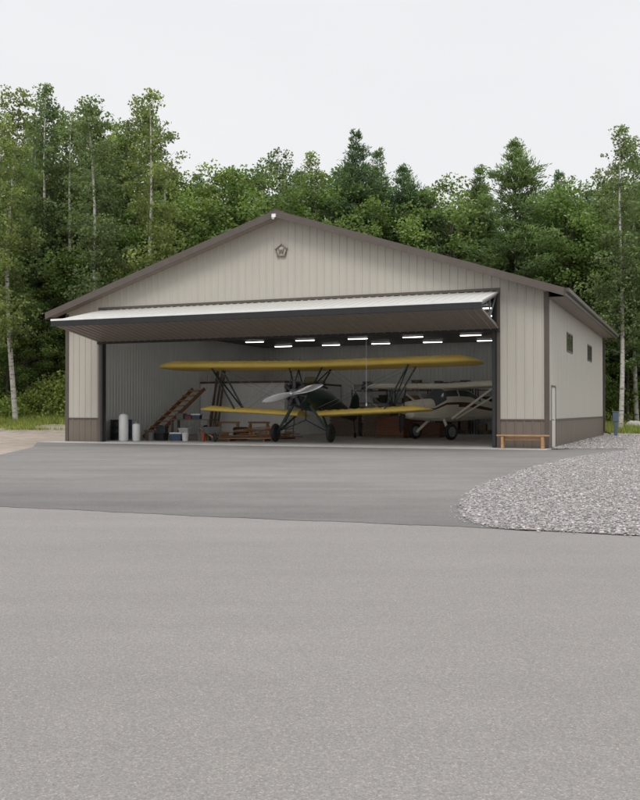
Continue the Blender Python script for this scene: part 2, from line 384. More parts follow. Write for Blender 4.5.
lm=MB(); lm.box(-.52,.52,-.07,.07,-.03,0,0); lmesh=None
for v_ in (1.6,4.4,7.2,10.0,13.5,17.3):  # rows towards the door are out of view, added to brighten the interior
    for u_ in (2.2,5.2,8.2,11.2,14.2,17.2):
        if lmesh is None:
            o=lm.obj('ceiling_lamp','lamp',hangar,(u_,v_,CZ-.06)); lmesh=o
            h=MB(); h.box(-.54,.54,-.1,.1,0,.058); hm=h.obj('lamp_housing','white',o)
        else:
            o=lmesh.copy(); COL.objects.link(o); o.location=(u_,v_,CZ-.06); k=hm.copy(); COL.objects.link(k); k.parent=o
# emblem
mb=MB(); ec=(10.0,-.05,7.42)
def pent(r): return [(ec[0]+r*math.sin(2*math.pi*i/5),ec[2]+r*math.cos(2*math.pi*i/5)) for i in range(5)]
def ringp(r0,r1,y0,y1):
    A=pent(r0);C=pent(r1)
    for i in range(5):
        j=(i+1)%5
        q=[(A[i][0],y0,A[i][1]),(A[j][0],y0,A[j][1]),(C[j][0],y0,C[j][1]),(C[i][0],y0,C[i][1])]
        q2=[(x,y1,z) for x,_,z in q]
        mb.add(q+q2,[(0,1,2,3),(4,7,6,5),(0,4,5,1),(2,6,7,3)])
ringp(.26,.225,-.09,-.03); 
for (a,b_) in (((-.105,.09),(-.055,-.1)),((-.055,-.1),(0,.05)),((0,.05),(.055,-.1)),((.055,-.1),(.105,.09))):
    mb.beam((ec[0]+a[0],-.075,ec[2]+a[1]),(ec[0]+b_[0],-.075,ec[2]+b_[1]),.04,.028,up=(0,1,0))
for i in range(5):
    x,z=pent(.25)[i]; mb.ell((x,-.06,z),(.04,.03,.04),8,6)
mb.obj('emblem','emb',hangar)
mb=MB(); mb.ell((ec[0],-.035,ec[2]),(.2,.02,.2),20,8); mb.obj('emblem_plate','beige',hangar)
mb=MB(); mb.box(9.9,10.06,-.72,-.65,8.6,8.72); mb.cyl((9.98,-.7,8.6),(9.98,-.77,8.55),.04,.055); mb.obj('gable_light','white',hangar)
ap=MB(); ap.box(-.6,W+.1,-1.15,0.02,-.1,.022); 
o=ap.obj('concrete_apron','concrete',None,B(0,0,0),(0,0,RZ)); o['kind']='structure'; o['label']='pale concrete strip along the hangar opening'; o['category']='pavement'
# ---------------------------------------------------------------- ground
def ss(a,b,x):
    t=np.clip((x-a)/(b-a),0,1); return t*t*(3-2*t)
def gz(x,y):
    x=np.asarray(x,float);y=np.asarray(y,float)
    dx=x-OX;dy=y-OY;u=dx*CU-dy*SU;v=dx*SU+dy*CU
    d=np.maximum(np.maximum(-u,u-W),np.maximum(v-L,0))
    left=.95*ss(44,60,y); right=.75*ss(54,75,y)
    w=ss(-2,8,x)
    r=(left*(1-w)+right*w+1.2*ss(70,140,y))*ss(.6,7,d)
    return r-.02
xs=np.concatenate([[-700,-400,-200,-120,-80],np.arange(-60,60.1,1.),[80,120,200,400,700]])
ys=np.concatenate([[-300,-100,-50,-20],np.arange(-8,110.1,1.),[130,170,240,400,800]])
X,Y=np.meshgrid(xs,ys); Z=gz(X,Y)+.05*np.sin(X*.9+Y*.5)*np.cos(Y*1.1)*ss(46,56,Y)
V=np.stack([X.ravel(),Y.ravel(),Z.ravel()],1); nx=len(xs); ny=len(ys)
I=(np.arange(ny-1)[:,None]*nx+np.arange(nx-1)[None]).ravel()
F=np.stack([I,I+1,I+1+nx,I+nx],1)
grass=np.array([.11,.155,.05]);dirt=np.array([.27,.23,.19])
g=ss(51,58,V[:,1]+1.5*np.sin(V[:,0]*.7))
tint=dirt[None]*(1-g[:,None])+grass[None]*g[:,None]
tint=tint*(np.random.uniform(.88,1.12,(len(V),1)))
o=npobj('ground',V,F,'ground',tint); o['kind']='structure'; o['label']='tan dirt lot turning to grass at the wood'; o['category']='ground'
for p in o.data.polygons: p.use_smooth=True
from mathutils.geometry import tessellate_polygon
def sheet(name,pts,z,matk,label,cat):
    P=[Vector((x,y,z)) for x,y in pts]; tr=tessellate_polygon([P])
    me=bpy.data.meshes.new(name)
    fs=[]
    for t_ in tr:
        a,b_,c=[P[i] for i in t_]
        fs.append(t_ if (b_-a).cross(c-a).z>0 else tuple(reversed(t_)))
    me.from_pydata([tuple(p) for p in P],[],fs); me.materials.append(M[matk])
    o=bpy.data.objects.new(name,me); COL.objects.link(o); o['kind']='structure'; o['label']=label; o['category']=cat; return o
edge=lambda x: 11.02-.375*x+.04*math.sin(x*1.3)+.025*math.sin(x*5.3)+.012*math.sin(x*17.3)+.01*math.sin(x*41)
road=[(-80,-30),(80,-30)]+[(80,edge(20)-1)]+[(x,edge(x)+.25) for x in np.arange(20,-45,-.5)]+[(-80,edge(-45))]
sheet('road',road,.0,'road','worn pale grey asphalt road','road')
gc=[(10.6,31.6),(9.98,30.6),(8.0,27.6),(5.6,23.1),(3.64,18.4),(2.67,15.75),(2.12,13.7),(1.86,12.4),(1.78,11.3),(1.88,10.55),(2.17,10.18)]
def smooth(pts,k=6):
    out=[]
    for i in range(len(pts)-1):
        p0=pts[max(i-1,0)];p1=pts[i];p2=pts[i+1];p3=pts[min(i+2,len(pts)-1)]
        for j in range(k):
            t=j/k
            f=lambda a,b,c,d:.5*((2*b)+(-a+c)*t+(2*a-5*b+4*c-d)*t*t+(-a+3*b-3*c+d)*t**3)
            out.append((f(p0[0],p1[0],p2[0],p3[0])+random.uniform(-.012,.012),f(p0[1],p1[1],p2[1],p3[1])))
    out.append(pts[-1]); return out
gcs=smooth(gc)
c1=B(-.6,-1.13);c2=B(W+.1,-1.13)
dedge=[(x,edge(x)+random.uniform(-.012,.012)) for x in np.arange(2.1,-12,-.06)]+[(x,edge(x)) for x in np.arange(-12,-24.1,-.5)]
drive=[(-9.5,27.8),(-10.3,33.5),(c1[0],c1[1]),(c2[0],c2[1]),(8.6,31.9),(10.7,31.9)]+gcs+dedge+[(-24,23),(-15,25.8)]
sheet('driveway',drive,.004,'drive','dark new asphalt driveway in front of the hangar','driveway')
grav=[(p[0]-.03,p[1]) for p in gcs]+[(x,edge(x)-.03) for x in np.arange(2.6,20,.5)]+[(34,4),(34,52),(17.0,52),B(W,L)[:2],B(W,0)[:2],(8.6,31.85),(10.5,31.85)]
sheet('gravel',grav,.009,'gravel','grey crushed gravel bed beside the driveway','gravel')
def inpoly(px,py,poly):
    c=np.zeros(len(px),bool); n=len(poly);j=n-1
    for i in range(n):
        xi,yi=poly[i];xj,yj=poly[j]
        cond=((yi>py)!=(yj>py))&(px<(xj-xi)*(py-yi)/((yj-yi)+1e-12)+xi); c^=cond; j=i
    return c
def pebbles(name,px,py,smin,smax):
    n=len(px)
    oc=np.array([(1,0,0),(0,1,0),(-1,0,0),(0,-1,0),(.5,.5,.8),(-.5,.5,.75),(-.5,-.5,.8),(.5,-.5,.7),(0,0,-.8)],float)
    fc=np.array([(4,5,6),(4,6,7),(0,1,4),(1,5,4),(1,2,5),(2,6,5),(2,3,6),(3,7,6),(3,0,7),(0,4,7)])
    v=oc[None]*np.random.uniform(.65,1.25,(n,9,1))
    v=v*np.random.uniform(.6,1.2,(n,1,3))
    a=np.random.rand(n)*6.28;ca=np.cos(a)[:,None];sa=np.sin(a)[:,None]
    tl=np.random.normal(0,.3,(n,1)); z=v[:,:,2]+v[:,:,0]*tl
    x=v[:,:,0]*ca-v[:,:,1]*sa;y=v[:,:,0]*sa+v[:,:,1]*ca
    s=np.random.uniform(smin,smax,(n,1))*(.6+.8*np.random.rand(n,1)**3)
    v=np.stack([x*s+px[:,None],y*s+py[:,None],z*s*.55+.011+s*.2],2)
    f=(fc[None]+np.arange(n)[:,None,None]*9).reshape(-1,3)
    g=np.random.choice([.16,.235,.3,.37,.46],n,p=[.14,.27,.32,.2,.07])*np.random.uniform(.87,1.13,n)
    wm=np.random.uniform(.9,.98,n)
    t=np.stack([g*1.01,g*wm,g*wm*.97],1); t=np.repeat(t,9,0)
    o=npobj(name,v.reshape(-1,3),f,'stone',t); o['kind']='stuff'; return o
def scatter(n,box,poly,powr):
    px=np.random.uniform(box[0],box[1],n); py=box[2]+(box[3]-box[2])*np.random.rand(n)**powr
    k=inpoly(px,py,poly)&(px/py<.42); return px[k],py[k]
px,py=scatter(190000,(1.5,14,9,36),grav,1.35)
o=pebbles('gravel_stones',px,py,.014,.025); o['label']='loose grey and pinkish crushed stones'; o['category']='gravel'
px,py=scatter(45000,(8,20,31,52),grav,1.0)
o=pebbles('gravel_stones',px,py,.03,.045); o['label']='loose grey and pinkish stones along the side wall'; o['category']='gravel'
n=260; tt=np.random.rand(n)*(len(gcs)-14)+12; ii=tt.astype(int); fr=tt-ii; GA=np.array(gcs); bp_=GA[ii]*(1-fr[:,None])+GA[np.minimum(ii+1,len(gcs)-1)]*fr[:,None]
px=bp_[:,0]-.03-np.random.exponential(.05,n); py=bp_[:,1]
px2=np.random.uniform(2.3,6,160); py2=np.array([edge(a) for a in px2])-.03-np.random.exponential(.05,160)
o=pebbles('stray_stones',np.concatenate([px,px2]),np.concatenate([py,py2]),.008,.017); o['label']='scattered small stones spilled onto the asphalt'; o['category']='gravel'
# ---------------------------------------------------------------- foliage
def leafmesh(cent,size,tint,up=.4,asp=.6,dirs=None):
    n=len(cent)
    r=np.random.normal(size=(n,3)); r/=np.linalg.norm(r,axis=1)[:,None]
    nn=r+np.array([0,0,up]); nn/=np.linalg.norm(nn,axis=1)[:,None]
    q=np.random.normal(size=(n,3)) if dirs is None else dirs+np.random.normal(size=(n,3))*.45
    a=np.cross(nn,q) if dirs is None else q-nn*np.sum(q*nn,1)[:,None]
    a/=np.linalg.norm(a,axis=1)[:,None]+1e-9; b=np.cross(nn,a)
    l=(size*.5)[:,None]; w=l*asp
    v=np.stack([cent-a*l,cent+b*w,cent+a*l,cent-b*w],1).reshape(-1,3)
    f=np.arange(n*4).reshape(n,4)
    return v,f,np.repeat(tint,4,0)
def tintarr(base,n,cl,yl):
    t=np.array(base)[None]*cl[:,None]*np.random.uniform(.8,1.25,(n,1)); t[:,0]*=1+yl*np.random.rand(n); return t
PROTO={}
def finish(kind,H,trunkmb,bark,lv,label,cat):
    e=thing(kind,label,cat,(0,0,0)); trunkmb.obj('trunk',bark,e)
    v,f,t=lv; npobj('crown',v,f,'leaf',t,e); PROTO.setdefault(kind,[]).append((e,H))
def clumps(C,R,n,size,base,yl=.3,asp=.6,up=.4,flat=.75):
    cs=[];cl=[]
    for c,r in zip(C,R):
        m=max(int(n*(r**2)),6)
        d=np.random.normal(size=(m,3)); d/=np.linalg.norm(d,axis=1)[:,None]
        p=d*(np.random.rand(m,1)**.45)*r*np.array([1,1,flat])
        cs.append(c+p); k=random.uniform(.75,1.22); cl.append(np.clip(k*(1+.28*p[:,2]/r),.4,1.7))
    cs=np.concatenate(cs);cl=np.concatenate(cl);n_=len(cs)
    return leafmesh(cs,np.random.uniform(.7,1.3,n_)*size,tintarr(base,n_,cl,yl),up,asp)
def birch(seed,H=20,base=(.14,.205,.088)):
    random.seed(seed);np.random.seed(seed)
    mb=MB(); pts=[];bx,by=random.uniform(-1,1),random.uniform(-1,1);ph=random.uniform(0,6)
    for i in range(13):
        t=i/12; pts.append(Vector((bx*t*t*1.4+.28*math.sin(ph+t*5),by*t*t*1.4+.22*math.cos(ph*1.3+t*4),H*t-.1)))
    rad=[.16*(1-t/12)**.8+.012 for t in range(13)]
    for i in range(12): mb.cyl(pts[i],pts[i+1],rad[i],rad[i+1],8,caps=False)
    C=[];R=[]
    t=.2
    while t<.99:
        t+=random.uniform(.007,.016)
        if t>.99: break
        if t<.38 and random.random()<.4: continue
        i=min(int(t*12),11);p=pts[i].lerp(pts[i+1],t*12-i)
        k=(t-.2)/.8
        ln=(2.9*(1-k)**.7+.35)*random.uniform(.45,1.25)
        az=random.uniform(0,6.28);el=math.radians(random.uniform(15,60))
        d=Vector((math.cos(az)*math.cos(el),math.sin(az)*math.cos(el),math.sin(el)))
        q=p+d*ln; mb.cyl(p,q,.028*(1-k)+.01,.005,5,1,caps=False)
        m=max(2,int(ln*2.3))
        for j in range(m):
            s=.25+.75*(j+1)/m; c=p+d*(ln*s)+Vector((random.gauss(0,.25),random.gauss(0,.25),random.gauss(-.1,.25)))
            C.append(np.array(c));R.append(random.uniform(.3,.68))
    C.append(np.array(pts[-1]));R.append(.4)
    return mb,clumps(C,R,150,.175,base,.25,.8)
def broad(seed,H=17,base=(.05,.088,.026),rx=3.6):
    random.seed(seed);np.random.seed(seed)
    mb=MB(); top=Vector((random.uniform(-.5,.5),random.uniform(-.5,.5),H*.8)); pts=[Vector((0,0,-.1)),Vector((.1,.05,H*.2)),Vector((.15,-.1,H*.4)),top*.75+Vector((0,0,.1)),top]
    rr=[.22,.18,.15,.1,.03]
    for i in range(4): mb.cyl(pts[i],pts[i+1],rr[i],rr[i+1],9,caps=False)
    C=[];R=[];zc=H*.56;rz=H*.44
    for i in range(125):
        d=np.random.normal(size=3);d/=np.linalg.norm(d);r=random.random()**.33
        wob=1+.22*math.sin(3*math.atan2(d[1],d[0])+seed)+.15*math.sin(5*d[2]+seed*2)
        p=np.array([d[0]*rx*r*wob,d[1]*rx*r*wob,zc+d[2]*rz*r]); p[:2]*=(1.15-.5*(max(0,p[2]-zc)/rz))
        C.append(p);R.append(random.uniform(.45,1.15))
        if i%3==0:
            z0=min(max(p[2]-1.8,H*.22),H*.75); f=z0/(H*.8); base_=Vector((top.x*f,top.y*f,z0))
            mid=base_.lerp(Vector(p),.5)+Vector((0,0,.25)); mb.cyl(base_,mid,.06,.04,5,caps=False); mb.cyl(mid,Vector(p),.04,.01,5,caps=False)
    return mb,clumps(C,R,165,.2,base,.25,.75)
def pine(seed,H=20,base=(.092,.155,.07),lm=3.9,full=False):
    random.seed(seed);np.random.seed(seed)
    mb=MB()
    for i in range(8):
        a,b_=i/8,(i+1)/8; mb.cyl((0,0,H*a-.1),(0,0,H*b_-.1),.24*(1-a)+.015,.24*(1-b_)+.015,9,caps=False)
    cs=[];ds=[];cl=[];z=H*(.08 if full else .14)
    lob=[random.uniform(.75,1.2) for _ in range(6)]
    while z<H-.1:
        k=z/H; nb=random.randint(4,6); a0=random.uniform(0,6.28); wl=random.uniform(.7,1.15)
        for j in range(nb):
            if random.random()<.12: continue
            az=a0+j*6.28/nb+random.uniform(-.3,.3)
            ln=(lm*(1-k)**.62*min(1,.35+(1-k)*3)+.12)*random.uniform(.55,1.2)*wl*lob[int(az/1.05)%6]
            if k<.3: ln*=.7+k
            el=math.radians(-2+30*k*k+random.uniform(-8,10))
            d=Vector((math.cos(az)*math.cos(el),math.sin(az)*math.cos(el),math.sin(el))); p=Vector((0,0,z)); q=p+d*ln+Vector((0,0,.16*ln))
            mb.cyl(p,q,.04*(1-k)+.01,.008,5,caps=False)
            m=max(1,int(ln/.26)); br=random.uniform(.7,1.3)
            for i in range(m):
                s=.2+.8*(i+1)/m; w=(.65*(1-abs(s-.6))*min(1,ln/1.6)+.06)
                side=Vector((-d.y,d.x,0)); 
                for kk in (-1,0,1):
                    c=p.lerp(q,s)+side*(kk*w*random.uniform(.4,1.3))+Vector((0,0,random.gauss(.08,.1)))
                    mm=9
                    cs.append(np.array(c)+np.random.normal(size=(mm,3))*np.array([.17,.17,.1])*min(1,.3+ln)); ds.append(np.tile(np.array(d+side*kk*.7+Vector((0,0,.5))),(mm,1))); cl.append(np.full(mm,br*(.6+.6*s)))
        z+=random.uniform(.5,.85)*(1.15-.6*k)
    cs=np.concatenate(cs);ds=np.concatenate(ds);cl=np.concatenate(cl);n_=len(cs)
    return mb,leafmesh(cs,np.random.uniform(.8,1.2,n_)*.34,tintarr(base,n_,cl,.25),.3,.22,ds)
for s in range(4):
    mb,lv=birch(11+s); finish('birch_tree',20.3,mb,['birch','barkd'],lv,'slender birch with white trunk and airy green crown','tree')
for s in range(5):
    mb,lv=broad(31+s,17,rx=3.0+.3*s,base=[(.122,.205,.066),(.145,.222,.07),(.108,.19,.07),(.135,.21,.064),(.112,.192,.06)][s]); finish('broadleaf_tree',17.2,mb,'barkd',lv,'leafy green broadleaf tree at the wood edge','tree')
for s in range(3):
    mb,lv=pine(51+s,20,lm=[4.3,5.6,4.0][s],full=(s==1)); finish('pine_tree',20.1,mb,'barkd',lv,'tall dark green pine with layered branches','tree')
random.seed(5);np.random.seed(5)
used=set()
def plant(kind,px,D,topy,var=None,sx=1):
    x=(px-320)/933*D; z=float(gz(x,D)); h=(411-topy)*D/933+1.3-z
    lst=PROTO[kind]; i=random.randrange(len(lst)) if var is None else var%len(lst)
    e,H=lst[i]; s=h/H; sc=(s*sx,s*sx,s); rz=random.uniform(0,6.28)
    if (kind,i) not in used:
        used.add((kind,i)); e.location=(x,D,z); e.scale=sc; e.rotation_euler=(0,0,rz); n=e
    else: n=copytree(e,(x,D,z),rz,sc)
    n['group']='trees of the wood behind the hangar'
    return n
hero=[('birch_tree',12,54,84,0),('birch_tree',42,60,80,1),('birch_tree',66,59,104,2),('birch_tree',95,55,90,3),('birch_tree',122,63,118,0),('birch_tree',146,56,84,1),('birch_tree',166,63,114,2),('birch_tree',-6,52,112,3),('birch_tree',82,62,100,1),('birch_tree',26,62,92,3),('birch_tree',54,63,106,0),('birch_tree',108,64,104,2),('birch_tree',134,64,98,3),
('broadleaf_tree',30,62,165,0),('broadleaf_tree',78,61,180,1),('broadleaf_tree',128,62,180,2),('broadleaf_tree',104,60,225,4),('broadleaf_tree',190,64,170,3),('broadleaf_tree',215,66,158,1),('broadleaf_tree',243,67,154,4),
('birch_tree',262,69,152,2),('birch_tree',283,70,146,0),('broadleaf_tree',300,69,162,2),('birch_tree',322,69,150,3),('pine_tree',356,67,130,0),('pine_tree',378,70,148,2),('pine_tree',404,68,164,1),('broadleaf_tree',430,70,182,1),('broadleaf_tree',452,66,172,3),
('broadleaf_tree',338,72,156,4),('pine_tree',516,62,138,1),('pine_tree',480,66,166,0),('broadleaf_tree',548,66,178,2),('broadleaf_tree',575,62,170,0),('broadleaf_tree',598,64,174,3),('birch_tree',618,56,122,1),('birch_tree',638,60,136,3),('birch_tree',606,63,164,0),('broadleaf_tree',640,63,176,1),('birch_tree',662,56,140,2),('pine_tree',560,70,170,2),
('broadleaf_tree',-20,58,230,4),('broadleaf_tree',8,58,270,2),('broadleaf_tree',46,59,285,3),('broadleaf_tree',655,62,250,0),('broadleaf_tree',612,66,240,4),('broadleaf_tree',628,60,285,2)]
for k,px,D,ty,vv in hero: plant(k,px,D,ty,vv,1.0 if k!='broadleaf_tree' else 1.15)
sky_x=[-80,0,60,100,150,180,200,240,300,340,360,400,425,450,480,515,550,600,640,720]
sky_y=[110,110,118,118,115,175,170,162,162,155,150,168,184,184,178,160,178,180,158,160]
for D,step,add in ((67,3.6,24),(75,4.0,12),(84,4.6,8)):
    x=-.42*D
    while x<.42*D:
        xx=x+random.uniform(-1,1); dd=D+random.uniform(-2.5,2.5); px=320+xx/dd*933
        u_,v_=UV(xx,dd)
        if not(-4<u_<W+4 and v_<L+4):
            ty=np.interp(px,sky_x,sky_y)+random.uniform(2,add*1.6)
            if D<70 and px<180: ty+=25
            k=random.choices(['birch_tree','broadleaf_tree','pine_tree'],[.2,.55,.25] if px>170 else [.35,.6,.05])[0]
            plant(k,px,dd,ty,None,1.15 if k=='broadleaf_tree' else 1.05)
        x+=step*random.uniform(.8,1.2)
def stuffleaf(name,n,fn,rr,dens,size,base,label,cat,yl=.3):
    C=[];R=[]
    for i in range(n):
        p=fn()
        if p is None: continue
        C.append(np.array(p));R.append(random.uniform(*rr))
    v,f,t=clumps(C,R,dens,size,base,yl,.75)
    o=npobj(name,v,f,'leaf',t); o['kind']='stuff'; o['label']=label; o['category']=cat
def ug():
    y=random.uniform(54.5,68); px=random.choice([random.uniform(-70,110),random.uniform(-70,110),random.uniform(590,720),random.uniform(590,720),random.uniform(110,590)])
    if px>580: y+=5
    x=(px-320)/933*y; u_,v_=UV(x,y)
    if -3<u_<W+3 and v_<L+5: return None
    hh=(1.1+(y-54.5)*.42)*(.8+.45*math.sin(x*.9)*math.sin(x*.37+y*.3))
    return (x,y,float(gz(x,y))+random.random()**1.3*max(.4,hh))
stuffleaf('undergrowth',2300,ug,(.35,.95),115,.18,(.175,.265,.078),'leafy shrubs and saplings under the trees','undergrowth',.35)
def dw():
    y=random.uniform(88,100); x=random.uniform(-60,60); return (x,y,random.uniform(-1,15))
stuffleaf('distant_wood',2400,dw,(1.2,1.9),16,.5,(.08,.135,.05),'dense wood behind the front trees, coloured dark for shade','wood')  # leaf colour darkened to stand for the shade inside the wood
def grassm():
    n=90000; y=np.random.uniform(50,62,n); px=np.concatenate([np.random.uniform(-60,110,n//2),np.random.uniform(600,720,n-n//2)]); 
    y=np.where(px>500,y+4,y); x=(px-320)/933*y
    dn=np.sin(x*1.3+y*.7)+np.sin(x*.5-y*1.1)+np.random.rand(n)*1.5+ss(50,56,y)*1.5; k=(dn>.9); x=x[k];y=y[k];n=len(x)
    h=np.random.uniform(.12,.5,n)*(.5+.9*ss(51,58,y)); a=np.random.rand(n)*6.28; w=.03; z=gz(x,y)-.01
    dxx=np.cos(a)*w;dyy=np.sin(a)*w; lx=np.random.normal(0,.12,n)*h*2;ly=np.random.normal(0,.12,n)*h*2
    v=np.stack([np.stack([x-dxx,y-dyy,z],1),np.stack([x+dxx,y+dyy,z],1),np.stack([x+lx+dxx*.2,y+ly,z+h],1)],1).reshape(-1,3)
    t=np.array([.22,.29,.08])[None]*np.random.uniform(.6,1.4,(n,1)); t[:,0]*=np.random.uniform(.8,1.5,n)
    o=npobj('grass',v,np.arange(n*3).reshape(n,3),'leaf',np.repeat(t,3,0)); o['kind']='stuff'; o['label']='rough tall grass and weeds at the lot edge'; o['category']='grass'
grassm()
random.seed(3)
mb=MB(); rings=[]
for i in range(1,7):
    p=math.pi*i/7; rings.append([((.6*math.sin(p)*math.cos(2*math.pi*j/10))*random.uniform(.85,1.15),(.45*math.sin(p)*math.sin(2*math.pi*j/10))*random.uniform(.85,1.15),.3-.42*math.cos(p)*random.uniform(.9,1.1)) for j in range(10)])
mb.loft(rings,sm=False); e=mb.obj('boulder','concrete',None,((634-320)/933*57,57,float(gz(19.2,57)))); e['label']='grey boulder in the grass by the wood';e['category']='rock'
e=thing('utility_post','blue grey utility pedestal beside the rear corner','utility post',B(20.7,18.6,0),RZ)
mb=MB(); mb.box(-.09,.09,-.09,.09,0,1.1); mb.obj('post','bgrey',e,bevel=.01)
mb=MB(); mb.box(-.15,.15,-.12,.12,.75,1.25); mb.box(-.17,.17,-.14,.14,1.25,1.29); mb.obj('meter_box','bgrey',e,bevel=.012)
# ---------------------------------------------------------------- aircraft helpers
def sring(y,hw,zb,zt,p=2.6,n=20):
    zc=(zb+zt)/2;hh=(zt-zb)/2;r=[]
    for i in range(n):
        t=2*math.pi*i/n;c=math.cos(t);s_=math.sin(t)
        r.append((hw*math.copysign(abs(c)**(2/p),c),y,zc+hh*math.copysign(abs(s_)**(2/p),s_)))
    return r
AF=[(0,0),(.02,.035),(.08,.07),(.2,.098),(.35,.1),(.6,.07),(.85,.028),(1,.003),(.85,-.005),(.6,-.012),(.3,-.022),(.1,-.028),(.02,-.02)]
def wing(mb,x0,x1,y0,ch,z0,z1,tip=.9,mi=0,thick=1.15,ribs=True,inc=0):
    sg=1 if x1>x0 else -1; Ln=abs(x1-x0); st=list(np.arange(0,Ln-tip,.36))+[Ln-tip+tip*k for k in(0,.3,.55,.75,.88,.96,1)]
    rings=[]; si=math.sin(math.radians(inc))
    for k,s in enumerate(st):
        f=max(0,(s-(Ln-tip))/tip); c=ch*(math.sqrt(max(0,1-f**2.2))*.93+.07) if f>0 else ch; yy=y0+(ch-c)*.45; z=z0+(z1-z0)*s/Ln; tk=thick*(1-.6*f)
        rings.append([(x0+sg*s,yy+a*c,z+b_*c*tk-(yy-y0+a*c)*si) for a,b_ in AF])
        if ribs and f==0 and k<len(st)-8:
            rings.append([(x0+sg*(s+.18),yy+a*c,z+b_*c*tk*(.9 if .05<a<.95 else 1)-(yy-y0+a*c)*si) for a,b_ in AF])
    if sg>0: rings=[list(reversed(r)) for r in rings]
    mb.loft(rings,mi)
def wheel(parent,x,y,R,w,fair=None):
    mb=MB(); mb.cyl((-w*.4,0,0),(w*.4,0,0),R*.62,n=20); mb.cyl((-w*.55,0,0),(w*.55,0,0),R*.14,n=10)
    o=mb.obj('wheel',fair or 'alu',parent,(x,y,R)); t_=MB(); t_.torus((0,0,0),(1,0,0),R*.78,R*.22,28,10,flat=w/(R*.44)); t_.obj('tyre','tyre',o); return o
def blade(mb,ang,R,y=0,wd=.11):
    d=Vector((math.cos(ang),0,math.sin(ang)));e=Vector((-math.sin(ang),0,math.cos(ang)));rings=[]
    for k in range(11):
        r=.08+(R-.08)*k/10; c=wd*(.45+1.1*math.sin(math.pi*min(1,(k+1.5)/11))**.8)*(1 if k<10 else .4); tw=math.radians(52-38*k/10)
        cd=e*math.cos(tw)+Vector((0,1,0))*math.sin(tw); nd=e*(-math.sin(tw))+Vector((0,1,0))*math.cos(tw)
        rings.append([d*r+cd*(c*math.cos(a))+nd*(.022*(1.3-k/10)*math.sin(a))+Vector((0,y,0)) for a in [2*math.pi*j/10 for j in range(10)]])
    mb.loft(rings)
# biplane
bp=thing('biplane','yellow winged dark green biplane with silver propeller','airplane',(-.7,38.0,ZF),RZ)
mb=MB(); secs=[(-.78,.3,1.68,2.26),(-.6,.44,1.5,2.4),(-.2,.5,1.38,2.44),(.4,.52,1.3,2.46),(1.2,.5,1.24,2.4),(2.2,.44,1.18,2.2),(3.6,.3,1.02,1.85),(5.0,.16,.88,1.45),(6.1,.05,.78,1.15)]
mb.loft([sring(*s) for s in secs]); fus=mb.obj('fuselage','green',bp)
mb=MB(); mb.ell((0,1.05,2.4),(.3,.42,.1)); mb.ell((0,2.0,2.24),(.28,.36,.1)); mb.obj('cockpit_shade','black',bp)  # black ellipsoids stand in for shade inside the open cockpits
for yy,zz in ((.62,2.42),(1.62,2.3)):
    mb=MB(); mb.add([(-.3,yy+.12,zz),(-.2,yy-.05,zz),(.2,yy-.05,zz),(.3,yy+.12,zz),(-.26,yy+.22,zz+.25),(-.17,yy+.1,zz+.27),(.17,yy+.1,zz+.27),(.26,yy+.22,zz+.25)],[(0,1,5,4),(1,2,6,5),(2,3,7,6)]); mb.obj('windscreen','glass',bp)
mb=MB(); wing(mb,0,7.2,.05,1.85,3.13,3.24,thick=1.45,inc=5); wing(mb,0,-7.2,.05,1.85,3.13,3.24,thick=1.45,inc=5); mb.obj('upper_wing','yellow',bp)
mb=MB(); wing(mb,.4,5.2,.35,1.4,1.12,1.36,.7,thick=1.45,inc=4); wing(mb,-.4,-5.2,.35,1.4,1.12,1.36,.7,thick=1.45,inc=4); mb.obj('lower_wing','yellow',bp)
for sx in(-1,1):
    mb=MB()
    for ya,yb in ((.45,.3),(1.35,1.3)): mb.beam((sx*3.3,ya,1.28-.03*ya),(sx*4.4,yb,3.16-.07*yb),.1,.045,up=(1,0,0))
    mb.beam((sx*3.3,1.35,1.25),(sx*4.4,.3,3.12),.06,.04,up=(1,0,0))
    mb.obj('wing_strut','green',bp)
    mb=MB()
    for ya,yb in ((.1,.3),(1.0,1.3)): mb.beam((sx*.42,ya,2.3),(sx*.75,yb,3.12-.06*yb),.07,.04,up=(1,0,0))
    mb.beam((sx*.42,.1,2.3),(sx*.75,1.3,3.05),.05,.03,up=(1,0,0))
    mb.obj('cabane_strut','green',bp)
    mb=MB()
    for y_ in(.4,1.35):
        mb.cyl((sx*.5,y_,1.4),(sx*4.35,y_,3.08),.009,n=5); mb.cyl((sx*.75,y_,3.05),(sx*3.3,y_,1.28),.009,n=5)
    mb.cyl((sx*4.4,.4,3.1),(sx*5.0,.5,1.4),.007,n=5)
    mb.obj('bracing_wire','steel',bp)
mb=MB()
for sx in(-1,1):
    mb.beam((sx*.38,-.15,1.5),(sx*1.16,0,.37),.09,.05,up=(0,1,0)); mb.beam((sx*.38,.95,1.35),(sx*1.16,.05,.37),.07,.045,up=(0,1,0)); mb.cyl((sx*.4,-.1,1.45),(sx*.85,0,.8),.05,n=10)
    mb.cyl((sx*1.0,0,.37),(sx*1.32,0,.37),.035,n=8)
    mb.cyl((0,.3,.9),(sx*1.15,0,.4),.025,n=8)
mb.cyl((0,.3,1.32),(0,.3,.9),.03,n=8)
mb.obj('landing_gear','green',bp)
wheel(bp,-1.22,0,.38,.17,'dsteel'); wheel(bp,1.22,0,.38,.17,'dsteel')
mb=MB(); mb.cyl((0,-.95,1.97),(0,-.72,1.97),.2,.26,16)
